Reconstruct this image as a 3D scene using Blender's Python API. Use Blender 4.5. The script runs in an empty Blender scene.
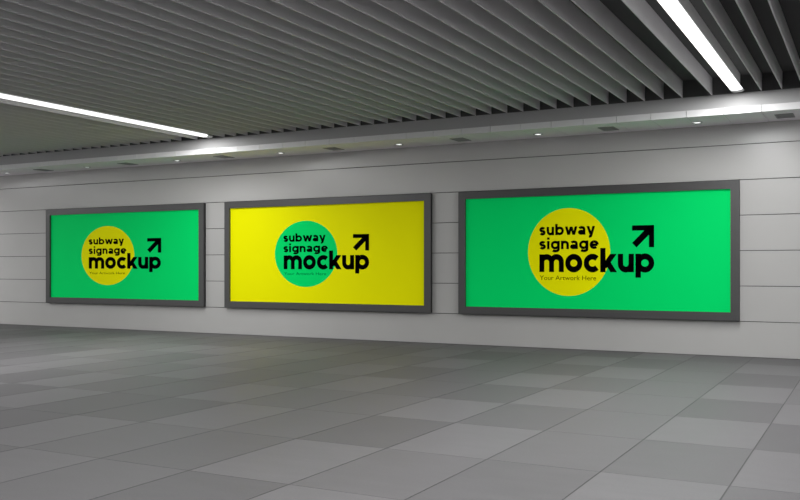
import bpy, bmesh, math, random
from mathutils import Vector
random.seed(4)
C = bpy.context.scene.collection
PI = math.pi

# ------------------------------------------------------------------ helpers
def bm_box(bm, x0, x1, y0, y1, z0, z1, bevel=0.0):
    vs = [bm.verts.new(p) for p in ((x0,y0,z0),(x1,y0,z0),(x1,y1,z0),(x0,y1,z0),(x0,y0,z1),(x1,y0,z1),(x1,y1,z1),(x0,y1,z1))]
    fs = [bm.faces.new([vs[i] for i in f]) for f in ((0,3,2,1),(4,5,6,7),(0,1,5,4),(1,2,6,5),(2,3,7,6),(3,0,4,7))]
    if bevel > 0:
        es = list({e for f in fs for e in f.edges})
        bmesh.ops.bevel(bm, geom=es, offset=bevel, segments=2, profile=0.5, affect='EDGES')

def bm_prism_x(bm, prof, x0, x1):
    """closed (y,z) profile extruded along x"""
    a = [bm.verts.new((x0, y, z)) for y, z in prof]
    b = [bm.verts.new((x1, y, z)) for y, z in prof]
    n = len(prof)
    bm.faces.new(a); bm.faces.new(b[::-1])
    for i in range(n):
        bm.faces.new((a[i], b[i], b[(i+1) % n], a[(i+1) % n]))

def bm_lathe(bm, prof, axis, cx, cy, cz, seg=32, wide=1.0):
    """profile of (radius, height along axis); axis 'z' or 'y'"""
    rings = []
    for r, h in prof:
        ring = []
        for k in range(seg):
            a = 2*PI*k/seg
            if axis == 'z': p = (cx+r*math.cos(a), cy+r*math.sin(a), cz+h)
            else:           p = (cx+r*math.cos(a)*wide, cy+h, cz+r*math.sin(a))
            ring.append(bm.verts.new(p))
        rings.append(ring)
    for a, b in zip(rings, rings[1:]):
        for k in range(seg):
            bm.faces.new((a[k], a[(k+1) % seg], b[(k+1) % seg], b[k]))
    bm.faces.new(rings[0][::-1]); bm.faces.new(rings[-1])

def obj(name, bm, m, parent=None, smooth=False):
    bmesh.ops.recalc_face_normals(bm, faces=bm.faces)
    me = bpy.data.meshes.new(name); bm.to_mesh(me); bm.free()
    me.materials.append(m)
    if smooth:
        for p in me.polygons: p.use_smooth = True
        me.set_sharp_from_angle(angle=math.radians(40))
    o = bpy.data.objects.new(name, me); C.objects.link(o)
    if parent: o.parent = parent
    return o

def thing(name, label, cat, loc, group=None):
    o = bpy.data.objects.new(name, None); C.objects.link(o)
    o.location = loc; o.empty_display_size = 0.1
    o['label'] = label; o['category'] = cat
    if group: o['group'] = group
    return o

def struct(name, bm, m, label=None, cat=None):
    o = obj(name, bm, m); o['kind'] = 'structure'
    if label: o['label'] = label
    if cat: o['category'] = cat
    return o

def dup(root, loc, label):
    r = root.copy(); C.objects.link(r); r.location = loc; r['label'] = label
    for ch in list(root.children):
        c = ch.copy(); C.objects.link(c); c.parent = r
        for g in list(ch.children):
            d = g.copy(); C.objects.link(d); d.parent = c
    return r

# ------------------------------------------------------------------ materials
def mat(name, col, rough=0.5, metal=0.0, spec=0.5, noise=0.0, nscale=6.0, bump=0.0, stretch=(1,1,1), emit=None, estr=0.0, rnoise=0.0):
    m = bpy.data.materials.new(name); m.use_nodes = True
    nt = m.node_tree; b = nt.nodes['Principled BSDF']
    b.inputs['Base Color'].default_value = (*col, 1); b.inputs['Roughness'].default_value = rough
    b.inputs['Metallic'].default_value = metal; b.inputs['Specular IOR Level'].default_value = spec
    if emit:
        b.inputs['Emission Color'].default_value = (*emit, 1); b.inputs['Emission Strength'].default_value = estr
    if noise or bump or rnoise:
        tc = nt.nodes.new('ShaderNodeTexCoord'); mp = nt.nodes.new('ShaderNodeMapping')
        mp.inputs['Scale'].default_value = stretch
        nz = nt.nodes.new('ShaderNodeTexNoise'); nz.inputs['Scale'].default_value = nscale; nz.inputs['Detail'].default_value = 5
        nt.links.new(tc.outputs['Object'], mp.inputs['Vector']); nt.links.new(mp.outputs['Vector'], nz.inputs['Vector'])
        if noise:
            mr = nt.nodes.new('ShaderNodeMapRange'); mr.inputs['To Min'].default_value = 1-noise; mr.inputs['To Max'].default_value = 1+noise
            mr.inputs['From Min'].default_value = .25; mr.inputs['From Max'].default_value = .75
            nt.links.new(nz.outputs['Fac'], mr.inputs['Value'])
            vm = nt.nodes.new('ShaderNodeVectorMath'); vm.operation = 'SCALE'; vm.inputs[0].default_value = col
            nt.links.new(mr.outputs['Result'], vm.inputs['Scale']); nt.links.new(vm.outputs['Vector'], b.inputs['Base Color'])
        if rnoise:
            m2 = nt.nodes.new('ShaderNodeMapRange'); m2.inputs['To Min'].default_value = rough-rnoise; m2.inputs['To Max'].default_value = rough+rnoise
            nt.links.new(nz.outputs['Fac'], m2.inputs['Value']); nt.links.new(m2.outputs['Result'], b.inputs['Roughness'])
        if bump:
            bp = nt.nodes.new('ShaderNodeBump'); bp.inputs['Strength'].default_value = bump; bp.inputs['Distance'].default_value = .01
            nt.links.new(nz.outputs['Fac'], bp.inputs['Height']); nt.links.new(bp.outputs['Normal'], b.inputs['Normal'])
    return m

M_wall   = mat('wall panel enamel', (.47,.465,.455), rough=.28, spec=.5, noise=.02, nscale=1.3)
M_seam   = mat('dark seam backing', (.02,.02,.02), rough=.9, spec=.1)
M_soffit = mat('soffit panel paint', (.95,.905,.945), rough=.55, spec=.3, noise=.02, nscale=2)
M_fascia = mat('fascia white paint', (.78,.78,.78), rough=.5, spec=.3)
M_cove   = mat('cove paint', (.42,.42,.42), rough=.5, spec=.3)
M_baffle = mat('grey baffle paint', (.72,.70,.718), rough=.5, spec=.3, noise=.03, nscale=3)
M_dark   = mat('plenum black', (.10,.10,.10), rough=.95, spec=.05)
M_frame  = mat('dark anodised frame', (.066,.065,.066), rough=.38, spec=.5, noise=.03, nscale=9)
M_back   = mat('black back box', (.018,.018,.018), rough=.6, spec=.2)
M_green  = mat('green poster print with added glow', (.0,.66,.14), rough=.6, spec=.04, emit=(0,.66,.14), estr=.14)  # slight emission added to brighten the print beyond what the lamps give it
M_yellow = mat('yellow poster print with added glow', (.86,.85,.0), rough=.6, spec=.04, emit=(.86,.85,0), estr=.07)  # weaker added glow, lifts the yellow ink's brightness
M_ink    = mat('black poster ink', (.0012,.0012,.002), rough=.8, spec=.0)
M_olive  = mat('dark olive tagline ink', (.045,.045,.0), rough=.8, spec=0)
M_pine   = mat('dark green tagline ink', (.0,.16,.045), rough=.8, spec=0)
M_tube   = mat('white tube diffuser', (.9,.9,.9), rough=.4, emit=(1,1,1), estr=1.8)
M_cap    = mat('grey lamp end cap', (.8,.8,.8), rough=.4)
M_vent   = mat('vent grey metal', (.32,.315,.32), rough=.5)
M_ring   = mat('downlight ring white', (.5,.5,.5), rough=.3)
M_lens   = mat('downlight lens', (.9,.9,.9), rough=.3, emit=(1,1,1), estr=1.7)
M_plain  = mat('plain far wall paint', (.65,.65,.65), rough=.7)

# floor: stone tiles, one tone per tile (face attribute), long joints darker
def floor_material():
    m = bpy.data.materials.new('grey stone tile'); m.use_nodes = True
    nt = m.node_tree; b = nt.nodes['Principled BSDF']; L = nt.links
    at = nt.nodes.new('ShaderNodeAttribute'); at.attribute_name = 'tone'
    tc = nt.nodes.new('ShaderNodeTexCoord')
    mp = nt.nodes.new('ShaderNodeMapping'); mp.inputs['Scale'].default_value = (1.0, 3.2, 1)
    L.new(tc.outputs['Object'], mp.inputs['Vector'])
    nz = nt.nodes.new('ShaderNodeTexNoise'); nz.inputs['Scale'].default_value = 2.2; nz.inputs['Detail'].default_value = 8; nz.inputs['Roughness'].default_value = .6
    L.new(mp.outputs['Vector'], nz.inputs['Vector'])
    nf = nt.nodes.new('ShaderNodeTexNoise'); nf.inputs['Scale'].default_value = 60; nf.inputs['Detail'].default_value = 3
    L.new(tc.outputs['Object'], nf.inputs['Vector'])
    r1 = nt.nodes.new('ShaderNodeMapRange'); r1.inputs['From Min'].default_value=.25; r1.inputs['From Max'].default_value=.75
    r1.inputs['To Min'].default_value=.93; r1.inputs['To Max'].default_value=1.07; L.new(nz.outputs['Fac'], r1.inputs['Value'])
    r2 = nt.nodes.new('ShaderNodeMapRange'); r2.inputs['From Min'].default_value=.25; r2.inputs['From Max'].default_value=.75
    r2.inputs['To Min'].default_value=.95; r2.inputs['To Max'].default_value=1.05; L.new(nf.outputs['Fac'], r2.inputs['Value'])
    a = nt.nodes.new('ShaderNodeMath'); a.operation='MULTIPLY'; L.new(r1.outputs[0], a.inputs[0]); L.new(r2.outputs[0], a.inputs[1])
    c = nt.nodes.new('ShaderNodeMath'); c.operation='MULTIPLY'; L.new(a.outputs[0], c.inputs[0]); L.new(at.outputs['Fac'], c.inputs[1])
    cb = nt.nodes.new('ShaderNodeCombineColor')
    for k, f in enumerate((1.0, .972, 1.005)):
        cm = nt.nodes.new('ShaderNodeMath'); cm.operation = 'MULTIPLY'; cm.inputs[1].default_value = f
        L.new(c.outputs[0], cm.inputs[0]); L.new(cm.outputs[0], cb.inputs[k])
    L.new(cb.outputs['Color'], b.inputs['Base Color'])
    rr = nt.nodes.new('ShaderNodeMapRange'); rr.inputs['To Min'].default_value=.45; rr.inputs['To Max'].default_value=.58
    L.new(nz.outputs['Fac'], rr.inputs['Value']); L.new(rr.outputs[0], b.inputs['Roughness'])
    b.inputs['Specular IOR Level'].default_value = .04
    return m

# ------------------------------------------------------------------ the setting
XL, XR, YB = -25.0, 9.5, -22.0           # left end, right end, wall behind the camera
TX0, TX, TY0, TY = -0.88, 0.897, -10.78, 1.385
STEP = (.125, .132, .141, .158)           # dark, darker, mid, light tile stone
TONE_COLS = [   # column of tiles, first row, then one step per tile towards the wall
    (-1, 0, [3,1,3,0,3,0,3,1]), (0, 0, [1,3,0,3,2,3,0,2]), (-2, 0, [1,2,2,2,2,2,2,1]),
    (-3, -1, [3,2,3,1,3,1,3,1,3]), (-4, -1, [0,3,0,3,0,3,0,3,0]), (-5, -1, [2,1,2,2,1,1,1,1,2]),
    (-6, -1, [3,2,3,2,3,0,3,0,3]), (-7, -1, [1,3,0,3,2,3,2,3,2]), (-8, 0, [0,0,1,1,2,2,1,2]),
    (-9, 0, [1,3,1,3,2,3,2,0]), (-10, 1, [0,3,2,3,3,2,1]), (-11, 2, [0,2,1,3,2,1]),
    (-12, 3, [3,2,3,0,2]), (-13, 3, [2,3,2,0,2])]
TONES = {(c, r+k): STEP[n] for c, r, st in TONE_COLS for k, n in enumerate(st)}
def tone(i, j):
    if (i, j) in TONES: return TONES[(i, j)]
    return random.choice((.157, .157, .136, .136, .127, .118))
bm = bmesh.new(); lay = bm.faces.layers.float.new('tone')
i0 = math.floor((XL-TX0)/TX)-0; i1 = math.ceil((XR-TX0)/TX)
j0 = math.floor((YB-TY0)/TY); j1 = math.ceil((0-TY0)/TY)
J, JY = .005, .0015
for i in range(i0, i1):
    for j in range(j0, j1):
        x0, x1 = TX0+i*TX, TX0+(i+1)*TX; y0, y1 = TY0+j*TY, min(TY0+(j+1)*TY, 0.02)
        if y0 > 0: continue
        def q(a, b2, c, d, z, t):
            f = bm.faces.new([bm.verts.new(p) for p in ((a,c,z),(b2,c,z),(b2,d,z),(a,d,z))]); f[lay] = t
        q(x0+J, x1-J, y0+JY, y1-JY, 0, tone(i, j))
        q(x0-J, x0+J, y0, y1, -.001, .07)          # the joint along the hall's depth
        q(x0+J, x1-J, y0-JY, y0+JY, -.001, .09)
fl = struct('floor', bm, floor_material(), 'grey stone tile floor with tiles of light and dark tone', 'floor')

ZS, ZF = 3.894, 4.0                       # soffit, top of its fascia
YF, YE, ZE, BH = -1.10, -1.099, 4.212, .27  # fascia, baffle ends, baffle underside, baffle height
bm = bmesh.new()
g = .0055
rows = [0.0] + [.592*k for k in range(1, 7)] + [ZS+.05]
for k in range(7):
    bm_box(bm, XL, XR, 0, .03, rows[k]+g, rows[k+1]-g, .002)
struct('wall_back', bm, M_wall, 'pale grey wall of long horizontal panels behind the signs', 'wall')
bm = bmesh.new(); bm_box(bm, XL, XR, .022, .1, -.02, ZS+.6)
struct('trim_1', bm, M_seam, 'dark gap showing between the wall panels', 'wall seams')

# soffit panels with open joints, then the smooth cove up to the baffles
bm = bmesh.new(); bf = bmesh.new(); P = .5613; xj = -1.542; n0 = math.floor((XL-xj)/P); n1 = math.ceil((XR-xj)/P)
for k in range(n0, n1):
    a, b = xj+k*P+.005, xj+(k+1)*P-.005
    bm_box(bm, a, b, YF+.021, 0, ZS, ZS+.02)
    bm_box(bf, a-.001, b+.001, YF, YF+.02, ZS, ZF)
struct('trim_2', bm, M_soffit, 'white panelled soffit with recessed lights along the wall top', 'soffit')
struct('trim_6', bf, M_fascia, 'narrow white panelled edge of the soffit', 'soffit edge')
bm = bmesh.new(); bm_box(bm, XL, XR, YF+.07, 0, ZS+.022, ZS+.5)
struct('trim_3', bm, M_seam, 'dark core of the soffit', 'soffit core')
bm = bmesh.new(); bm_box(bm, XL, XR, YF+.004, YF+.06, ZF+.0005, ZE)
struct('trim_4', bm, M_cove, 'smooth grey band between the white soffit edge and the baffles', 'bulkhead band')
bm = bmesh.new(); bm_box(bm, XL, XR, YE+.001, YE+.05, ZE+.0005, ZE+.6)
struct('trim_5', bm, M_dark, 'black upstand at the ends of the ceiling baffles', 'upstand')
bm = bmesh.new(); bm_box(bm, XL, XR, YB, YE+.001, ZE+BH, ZE+BH+.08)
struct('ceiling', bm, M_dark, 'black ceiling above the grey baffles', 'ceiling')
bm = bmesh.new(); bm_box(bm, XL, XR, YB-.1, YB, 0, ZE+.6); struct('wall_front', bm, M_plain)
bm = bmesh.new(); bm_box(bm, XL-.1, XL, YB, .1, 0, ZE+.6); struct('wall_left', bm, M_plain)
bm = bmesh.new(); bm_box(bm, XR, XR+.1, YB, .1, 0, ZE+.6); struct('wall_right', bm, M_plain)

# ------------------------------------------------------------------ tube lamps
LX = [-1.885, -12.36, 8.56, -22.82]
LAMP_LEN = 17.5
LAMP_W = 720
LZ, LR, LRX = ZE+.030, .028, 3.25
t0 = thing('ceiling_tube_lamp', 'bright white tube lamp at the upper right of the ceiling above the near green sign', 'ceiling lamp', (LX[0], YE-.03, LZ), 'tube lamps in the ceiling')
bm = bmesh.new(); bm_lathe(bm, [(LR, -LAMP_LEN+.05), (LR, -.18)], 'y', 0, 0, 0, 40, LRX); obj('tube', bm, M_tube, t0, True)
bm = bmesh.new(); bm_lathe(bm, [(LR+.002, -.1801), (LR+.002, -.012), (LR*.72, 0)], 'y', 0, 0, 0, 40, LRX); obj('end_cap', bm, M_cap, t0, True)
bm = bmesh.new(); bm_box(bm, -.05, .05, -LAMP_LEN+.1, -.1, LR-.012, ZE+BH-LZ-.001); obj('housing', bm, M_cap, t0)
dup(t0, (LX[1], YE-.03, LZ), 'bright white tube lamp on the left of the ceiling, ending above the far green sign')
dup(t0, (LX[2], YE-.03, LZ), 'white tube lamp out of frame to the right, farthest right of the ceiling lamps')
dup(t0, (LX[3], YE-.03, LZ), 'white tube lamp out of frame to the left, farthest left of the ceiling lamps')

for x in LX:                              # the light these lamps throw down into the hall
    li = bpy.data.lights.new('lamp_light', 'AREA'); li.shape = 'RECTANGLE'; li.size = .15; li.size_y = LAMP_LEN-.8
    li.energy = LAMP_W
    lo = bpy.data.objects.new('lamp_light', li); C.objects.link(lo); lo.location = (x, YE-.03-LAMP_LEN/2-.02, LZ-LR-.006)

# ------------------------------------------------------------------ baffles
bm = bmesh.new(); bm_box(bm, -.007, .007, -LAMP_LEN-1.5, -.0005, 0, BH-.001, .002)
b0 = obj('ceiling_baffle', bm, M_baffle)
ORD = ['', 'first','second','third','fourth','fifth','sixth','seventh','eighth','ninth','tenth','eleventh','twelfth','thirteenth','fourteenth','fifteenth','sixteenth','seventeenth','eighteenth','nineteenth','twentieth','twenty-first','twenty-second','twenty-third','twenty-fourth']
spots = []
SP = (-2.725 - (-12.36+.362)) / 31
LB = (-1.906, -12.36)                      # middles of the two lamp bays
right = [LB[0]+.362 + .292*k for k in range(0, 13)]
for k, x in enumerate(right, 1): spots.append((x, f'grey ceiling baffle, {ORD[k]} to the right of the upper right tube lamp'))
mid = [LB[0]-.367] + [-2.725-SP*k for k in range(0, 32)]
for k, x in enumerate(mid):
    if k < 17: spots.append((x, f'grey ceiling baffle, {ORD[k+1]} to the left of the upper right tube lamp'))
    else:      spots.append((x, f'grey ceiling baffle, {ORD[len(mid)-k]} to the right of the left tube lamp'))
left = [LB[1]-.367] + [LB[1]-.367-.445-SP*k for k in range(0, 22)]
for k, x in enumerate(left, 1): spots.append((x, f'grey ceiling baffle, {ORD[k]} to the left of the left tube lamp'))
for n, (x, lab) in enumerate(spots):
    o = b0 if n == 0 else b0.copy()
    if n: C.objects.link(o)
    o.location = (x, YE, ZE); o['label'] = lab; o['category'] = 'ceiling baffle'; o['group'] = 'grey ceiling baffles'

# ------------------------------------------------------------------ downlights and vents in the soffit
YD = -.50
dl = [(-2.601,'small round downlight in the soffit above the right half of the near green sign'),
      (-5.354,'small round downlight in the soffit above the left half of the near green sign'),
      (-8.190,'small round downlight in the soffit above the right end of the yellow sign'),
      (-10.997,'small round downlight in the soffit above the left half of the yellow sign'),
      (-13.83,'small round downlight in the soffit above the right end of the far green sign'),
      (-16.634,'small round downlight in the soffit above the left half of the far green sign'),
      (-19.46,'small round downlight in the soffit at the far left edge of the picture')]
d0 = None
for x, lab in dl:
    if d0 is None:
        d0 = thing('downlight', lab, 'downlight', (x, YD, ZS), 'downlights in the soffit')
        bm = bmesh.new(); S = 32
        prof = [(.088,-.0005),(.085,-.010),(.073,-.012),(.060,-.004)]
        rings = [[bm.verts.new((r*math.cos(2*PI*k/S), r*math.sin(2*PI*k/S), h)) for k in range(S)] for r, h in prof]
        for a, b in zip(rings, rings[1:]):
            for k in range(S): bm.faces.new((a[k], a[(k+1)%S], b[(k+1)%S], b[k]))
        obj('trim_ring', bm, M_ring, d0, True)
        bm = bmesh.new(); bm_lathe(bm, [(.062,-.001),(.060,-.0035),(.040,-.0075),(.015,-.009)], 'z', 0, 0, 0, 32); obj('lens', bm, M_lens, d0, True)
    else: dup(d0, (x, YD, ZS), lab)
vl = [(-1.258,'square grey air vent in the soffit right of the near green sign'),
      (-4.066,'square grey air vent in the soffit above the middle of the near green sign'),
      (-6.860,'square grey air vent in the soffit above the left end of the near green sign'),
      (-9.662,'square grey air vent in the soffit above the middle of the yellow sign'),
      (-12.47,'square grey air vent in the soffit above the left end of the yellow sign'),
      (-15.28,'square grey air vent in the soffit above the middle of the far green sign'),
      (-18.09,'square grey air vent in the soffit above the left end of the far green sign')]
v0 = None
for x, lab in vl:
    if v0 is None:
        v0 = thing('air_vent', lab, 'air vent', (x, -.54, ZS), 'air vents in the soffit')
        bm = bmesh.new(); a, b, w = .135, .20, .02
        for r in ((-a,a,-b,-b+w),(-a,a,b-w,b),(-a,-a+w,-b+w,b-w),(a-w,a,-b+w,b-w)):
            bm_box(bm, r[0], r[1], r[2], r[3], -.010, -.0005)
        obj('vent_frame', bm, M_vent, v0)
        bm = bmesh.new(); bm_box(bm, -a+w, a-w, -b+w, b-w, -.002, -.0006)
        for k in range(9):
            y = -b+w+.02+k*.04
            bm_box(bm, -a+w, a-w, y-.010, y+.010, -.007, -.002)
        obj('grille', bm, M_vent, v0)
    else: dup(v0, (x, -.54, ZS), lab)

# ------------------------------------------------------------------ lettering (strokes)
def arc(cx, cy, rx, ry, a0, a1, n=22):
    return [(cx+rx*math.cos(math.radians(a0+(a1-a0)*k/n)), cy+ry*math.sin(math.radians(a0+(a1-a0)*k/n))) for k in range(n+1)]
def glyph(ch, t):
    """(advance width, strokes); each stroke is a centre line; x-height 1, baseline 0"""
    h = t/2; ry = .5+.015-h; R = .54; rx = R-h          # bowls
    ring = lambda cx: arc(cx, .5, rx, ry, 0, 360, 44)
    if ch == 'o': return 2*R, [ring(R)]
    if ch == 'c':
        return 1.72*R, [arc(R, .5, rx, ry, 44, 316, 36)]
    if ch == 'e':
        return 2*R-.02, [arc(R, .5, rx, ry, 0, 312, 40), [(h, .5-.02), (2*R-h*1.0, .5-.02)]]
    if ch == 'b': return 2*R+.02, [ring(R+.02), [(h, 0), (h, 1.33)]]
    if ch == 'p': return 2*R+.02, [ring(R+.02), [(h, -.29), (h, 1)]]
    if ch == 'g':
        w = 2*R+.02
        return w, [ring(R), [(w-h, 1), (w-h, .0)]+arc(w-h-rx*.98, 0, rx*.98, .37-h, 0, -146, 20)]
    if ch == 'u':
        w = .96; r = w/2-h
        return w, [[(h, 1), (h, .46)]+arc(w/2, .46, r, .46+.015-h, 180, 360, 20), [(w-h, 1), (w-h, 0)]]
    if ch == 'n':
        w = .96; r = w/2-h
        return w, [[(h, 0), (h, 1)], arc(w/2, .54, r, .475-h, 180, 0, 20)+[(w-h, 0)]]
    if ch == 'm':
        w = 1.58; c1 = (w+t)/4+.0; r = (w/2-h-0)/2
        return w, [[(h, 0), (h, 1)], arc(h+r, .56, r, .455-h, 180, 0, 20)+[(w/2, 0)], arc(w/2+r, .56, r, .455-h, 180, 0, 20)+[(w-h, 0)]]
    if ch == 'i': return t, [[(h, 0), (h, 1)], [(h, 1.16), (h, 1.42)]]
    if ch == 'k': return 1.02, [[(h, 0), (h, 1.33)], [(h*1.2, .22), (.80, 1.0)], [(.40, .60), (.82, 0.0)]]
    if ch == 'w':
        w = 1.56; a = h*1.02
        return w, [[(a, 1), (w*.29, 0)], [(w*.29, 0), (w*.5, .97)], [(w*.5, .97), (w*.71, 0)], [(w*.71, 0), (w-a, 1)]]
    if ch == 'y': return 1.06, [[(h*1.1, 1), (.53, .02)], [(1.06-h*1.1, 1), (.59, -.02)], [(.64, .12), (.55, -.11)]+arc(.38, -.12, .17, .24-h, -15, -120, 8)]
    if ch == 'a':
        w = .92
        return w, [arc(.43, .60, .43+.06-h, .415-h, 142, 60, 10)+arc(.55, .62, w-h-.55, .39-h, 60, 0, 8)+[(w-h, 0)],
                   arc(.43, .29, .43-h, .30-h, 0, 360, 32), ]
    if ch == 's':
        w = .80; c = w/2; q = (1.03-t)/4; rx = c-h
        top = arc(c, 1.015-h-q, rx, q, 28, 90, 8)+arc(c, 1.015-h-q, rx, q, 90, 250, 16)
        bot = arc(c, -.015+h+q, rx, q, 70, -90, 16)+arc(c, -.015+h+q, rx, q, -90, -156, 8)
        return w, [top+bot]
    return .4, []
def ribbon(bm, line, t, fx, z0, z1, hcut=False):
    pts = [Vector(p) for p in line]; n = len(pts)
    closed = (pts[0]-pts[-1]).length < 1e-6
    L, Rr = [], []
    for k in range(n):
        if closed: a, b = pts[(k-1) % (n-1)], pts[(k+1) % (n-1)]
        else: a, b = pts[max(k-1, 0)], pts[min(k+1, n-1)]
        d = b-a
        if d.length < 1e-9: d = Vector((1, 0))
        d.normalize(); nn = Vector((-d.y, d.x))
        s = 1.0
        if 0 < k < n-1 and not closed:
            d1 = (pts[k]-a); d2 = (b-pts[k])
            if d1.length > 1e-9 and d2.length > 1e-9:
                cosh = max(.55, nn.dot(Vector((-d1.y, d1.x)).normalized())); s = 1/cosh
        L.append(pts[k]+nn*t/2*s); Rr.append(pts[k]-nn*t/2*s)
    if hcut and n == 2 and abs(pts[1].y-pts[0].y) > .3 and abs(pts[1].x-pts[0].x) > .05:      # slanted stroke cut level at both ends
        d = pts[1]-pts[0]; e = Vector((t/2*d.length/abs(d.y), 0))
        s = -1 if d.y > 0 else 1
        L = [p+e*s for p in pts]; Rr = [p-e*s for p in pts]
    V = lambda p, y: bm.verts.new(fx(p, y))
    tl = [V(p, z1) for p in L]; tr = [V(p, z1) for p in Rr]; bl = [V(p, z0) for p in L]; br = [V(p, z0) for p in Rr]
    for k in range(n-1):
        for q in ((tl[k],tl[k+1],tr[k+1],tr[k]), (bl[k],br[k],br[k+1],bl[k+1]), (tl[k],bl[k],bl[k+1],tl[k+1]), (tr[k],tr[k+1],br[k+1],br[k])):
            try: bm.faces.new(q)
            except ValueError: pass
    if not closed:
        bm.faces.new((tl[0],tr[0],br[0],bl[0])); bm.faces.new((tl[-1],bl[-1],br[-1],tr[-1]))
def word(bm, text, t, x0, x1, zb, zx, gap):
    """letters between x0 and x1, baseline zb, x-height line zx; poster's own coordinates (x, z)"""
    gl = []; X = 0
    for c in text:
        w, s = glyph(c, t); gl.append((X, s)); X += w+gap*(.55 if c in 'kwy' else 1)
    X -= gap*(.55 if text[-1] in 'kwy' else 1); sx = (x1-x0)/X; sz = zx-zb
    for gx, s in gl:
        for line in s:
            def fx(p, y, gx=gx): return (x0+(gx+p[0])*sx, y, zb+p[1]*sz)
            ribbon(bm, line, t, fx, -.0012, -.0024, True)
def text_mesh(text):
    cu = bpy.data.curves.new('t', 'FONT'); cu.body = text; cu.size = 1; cu.resolution_u = 4; cu.offset = 0.0
    o = bpy.data.objects.new('t', cu); C.objects.link(o)
    bpy.context.view_layer.update()
    me = bpy.data.meshes.new_from_object(o.evaluated_get(bpy.context.evaluated_depsgraph_get()))
    bpy.data.objects.remove(o); bpy.data.curves.remove(cu)
    return me

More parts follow.
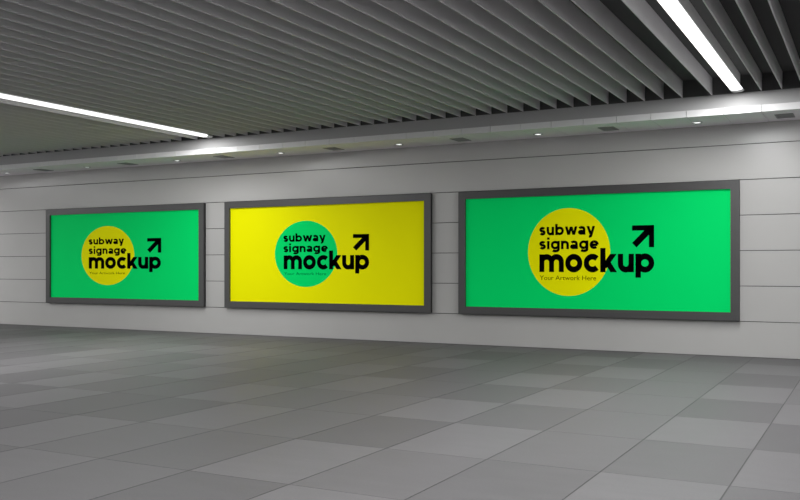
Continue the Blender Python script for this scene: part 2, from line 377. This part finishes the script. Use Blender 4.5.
# ------------------------------------------------------------------ the three signs
SW, SG, SX0 = 5.1165, .597, -18.534
Z0, Z1 = .597, 2.952
FD, BD, PY, FWX, FWZ = .095, .060, .050, .142, .143        # frame front, back box and poster depth, frame bar widths
def sign(idx, label, paper, disc_m, art, tag_m):
    xa = SX0+idx*(SW+SG); xc = xa+SW/2
    r = thing('advertising_sign', label, 'advertising sign', (xc, 0, Z0), 'wall signs')
    bm = bmesh.new(); W = SW/2; H = Z1-Z0
    # mitred frame of four bars, lip standing in front of the poster
    out = [(-W,0),(W,0),(W,H),(-W,H)]; inn = [(-W+FWX,FWZ),(W-FWX,FWZ),(W-FWX,H-FWZ),(-W+FWX,H-FWZ)]
    e = .004
    ob = [bm.verts.new((x,-BD,z)) for x, z in out]
    of0 = [bm.verts.new((x,-FD+e,z)) for x, z in out]
    ofr = [bm.verts.new((x-e*(1 if x>0 else -1),-FD,z+(e if z==0 else -e))) for x, z in out]
    ifr = [bm.verts.new((x,-FD,z)) for x, z in inn]
    ib = [bm.verts.new((x,-BD,z)) for x, z in inn]
    for a, b in ((ob,of0),(of0,ofr),(ofr,ifr),(ifr,ib),(ib,ob)):
        for k in range(4): bm.faces.new((a[k],a[(k+1)%4],b[(k+1)%4],b[k]))
    obj('frame', bm, M_frame, r)
    bm = bmesh.new(); q = .006                           # dark back box behind the frame, hollow where the poster sits
    for b4 in ((-W+q, W-q, q, FWZ), (-W+q, W-q, H-FWZ, H-q), (-W+q, -W+FWX, FWZ, H-FWZ), (W-FWX, W-q, FWZ, H-FWZ)):
        bm_box(bm, b4[0], b4[1], -BD+.0004, -.0005, b4[2], b4[3])
    obj('back_box', bm, M_back, r)
    bm = bmesh.new(); bm_box(bm, -W+FWX+.0005, W-FWX-.0005, -PY, -.001, FWZ+.0005, H-FWZ-.0005)
    p = obj('poster', bm, paper, r)
    A = {k: v for k, v in art.items()}
    fx = lambda x: x-xc
    fz = lambda z: z-Z0
    cx, cz = (A['disc'][0]+A['disc'][1])/2, (A['disc'][2]+A['disc'][3])/2
    rx, rz = (A['disc'][1]-A['disc'][0])/2, (A['disc'][3]-A['disc'][2])/2
    bm = bmesh.new(); S = 96
    f = [bm.verts.new((fx(cx)+rx*math.cos(2*PI*k/S), -.0012, fz(cz)+rz*math.sin(2*PI*k/S))) for k in range(S)]
    b = [bm.verts.new((v.co.x, 0, v.co.z)) for v in f]
    bm.faces.new(f); bm.faces.new(b[::-1])
    for k in range(S): bm.faces.new((f[k], f[(k+1)%S], b[(k+1)%S], b[k]))
    d = obj('disc', bm, disc_m, p); d.location.y = -PY
    bm = bmesh.new()
    for wname, t, gap in (('subway', .31, .15), ('signage', .31, .15), ('mockup', .32, .09)):
        x0, x1, zb, zx = A[wname]; word(bm, wname, t, fx(x0)-.008, fx(x1)+.002, fz(zb)-.006, fz(zx), gap)
    l = obj('lettering', bm, M_ink, p); l.location.y = -PY
    x0, x1, zb, zt = A['arrow']; bm = bmesh.new(); w_, h_ = x1-x0, zt-zb
    th = .235
    def fa(q, y): return (fx(x0)+q[0]*w_, y, fz(zb)+q[1]*h_)
    ribbon(bm, [(0, 1-th/2), (1, 1-th/2)], th, fa, -.0012, -.0024)
    ribbon(bm, [(1-th/2, 0), (1-th/2, 1)], th, fa, -.0012, -.0024)
    ribbon(bm, [(.10, .10), (.86, .86)], .29, fa, -.0012, -.0024)
    ar = obj('arrow', bm, M_ink, p); ar.location.y = -PY
    full = text_mesh('Your Artwork Here'); xs = [v.co.x for v in full.vertices]
    left0 = min(xs); yt = max(v.co.y for v in full.vertices)
    x0, x1, zb, zt = A['tag']; sx = (x1-x0)/(max(xs)-left0)
    for upto, wd in (('Your', 'Your'), ('Your Artwork', 'Artwork'), ('Your Artwork Here', 'Here')):
        end = max(v.co.x for v in text_mesh(upto).vertices)          # where this word ends in the whole line
        me = text_mesh(wd); own = max(v.co.x for v in me.vertices)
        for v in me.vertices: v.co = (fx(x0)+(v.co.x-own+end-left0)*sx, -.0016, fz(zb)+v.co.y/yt*(zt-zb))
        me.materials.append(tag_m)
        bm = bmesh.new(); bm.from_mesh(me)
        ex = bmesh.ops.extrude_face_region(bm, geom=list(bm.faces))
        for v in ex['geom']:
            if isinstance(v, bmesh.types.BMVert): v.co.y = -.0010
        bmesh.ops.recalc_face_normals(bm, faces=bm.faces); bm.to_mesh(me); bm.free()
        o = bpy.data.objects.new('tagline_text', me); C.objects.link(o); o.parent = p; o.location.y = -PY
    return r
#ART_BEGIN
ART = [{'disc': (-17.3129, -15.5623, 1.0634, 2.4958), 'subway': (-17.0555, -15.8941, 2.0601, 2.1814), 'signage': (-17.0555, -15.8196, 1.8269, 1.953), 'mockup': (-17.0555, -14.7272, 1.4685, 1.7415), 'tag': (-17.0419, -15.8649, 1.3275, 1.3857), 'arrow': (-15.1503, -14.7148, 1.8398, 2.1822)},
 {'disc': (-11.4684, -9.8803, 1.0775, 2.4841), 'subway': (-11.2355, -10.1712, 2.0486, 2.176), 'signage': (-11.2355, -10.1166, 1.8254, 1.9496), 'mockup': (-11.2289, -9.1195, 1.4599, 1.749), 'tag': (-11.2237, -10.1538, 1.332, 1.3893), 'arrow': (-9.4998, -9.1195, 1.8401, 2.1785)},
 {'disc': (-5.705, -4.1646, 0.9737, 2.5756), 'subway': (-5.4753, -4.4393, 2.0919, 2.2395), 'signage': (-5.4753, -4.3756, 1.8329, 1.9803), 'mockup': (-5.4753, -3.3954, 1.4155, 1.7347), 'tag': (-5.4753, -4.4192, 1.263, 1.3449), 'arrow': (-3.7765, -3.3954, 1.8463, 2.2332)}]
#ART_END
sign(2, 'near green sign with a yellow disc, largest and rightmost of the three framed wall signs', M_green, M_yellow, ART[2], M_olive)
sign(1, 'yellow sign with a green disc in a dark frame, between the two green signs', M_yellow, M_green, ART[1], M_pine)
sign(0, 'far green sign with a yellow disc, smallest and leftmost of the three framed wall signs', M_green, M_yellow, ART[0], M_olive)

# ------------------------------------------------------------------ world, camera, view
w = bpy.data.worlds.new('World'); bpy.context.scene.world = w; w.use_nodes = True
w.node_tree.nodes['Background'].inputs['Color'].default_value = (0, 0, 0, 1)
cam = bpy.data.cameras.new('Camera'); co = bpy.data.objects.new('Camera', cam); C.objects.link(co)
cam.sensor_width = 36; cam.sensor_fit = 'HORIZONTAL'; cam.lens = 894.26*36/800; cam.shift_y = 17.086/800
cam.clip_end = 200
co.location = (0, -15.872, 1.5); co.rotation_euler = (PI/2, 0, .48827)
sc = bpy.context.scene; sc.camera = co
sc.view_settings.view_transform = 'Standard'; sc.view_settings.look = 'None'
sc.view_settings.gamma = 1; sc.view_settings.use_curve_mapping = False
sc.view_settings.exposure = 0.0
sc.cycles.use_denoising = True; sc.cycles.max_bounces = 12; sc.cycles.diffuse_bounces = 8
sc.cycles.sample_clamp_indirect = 6
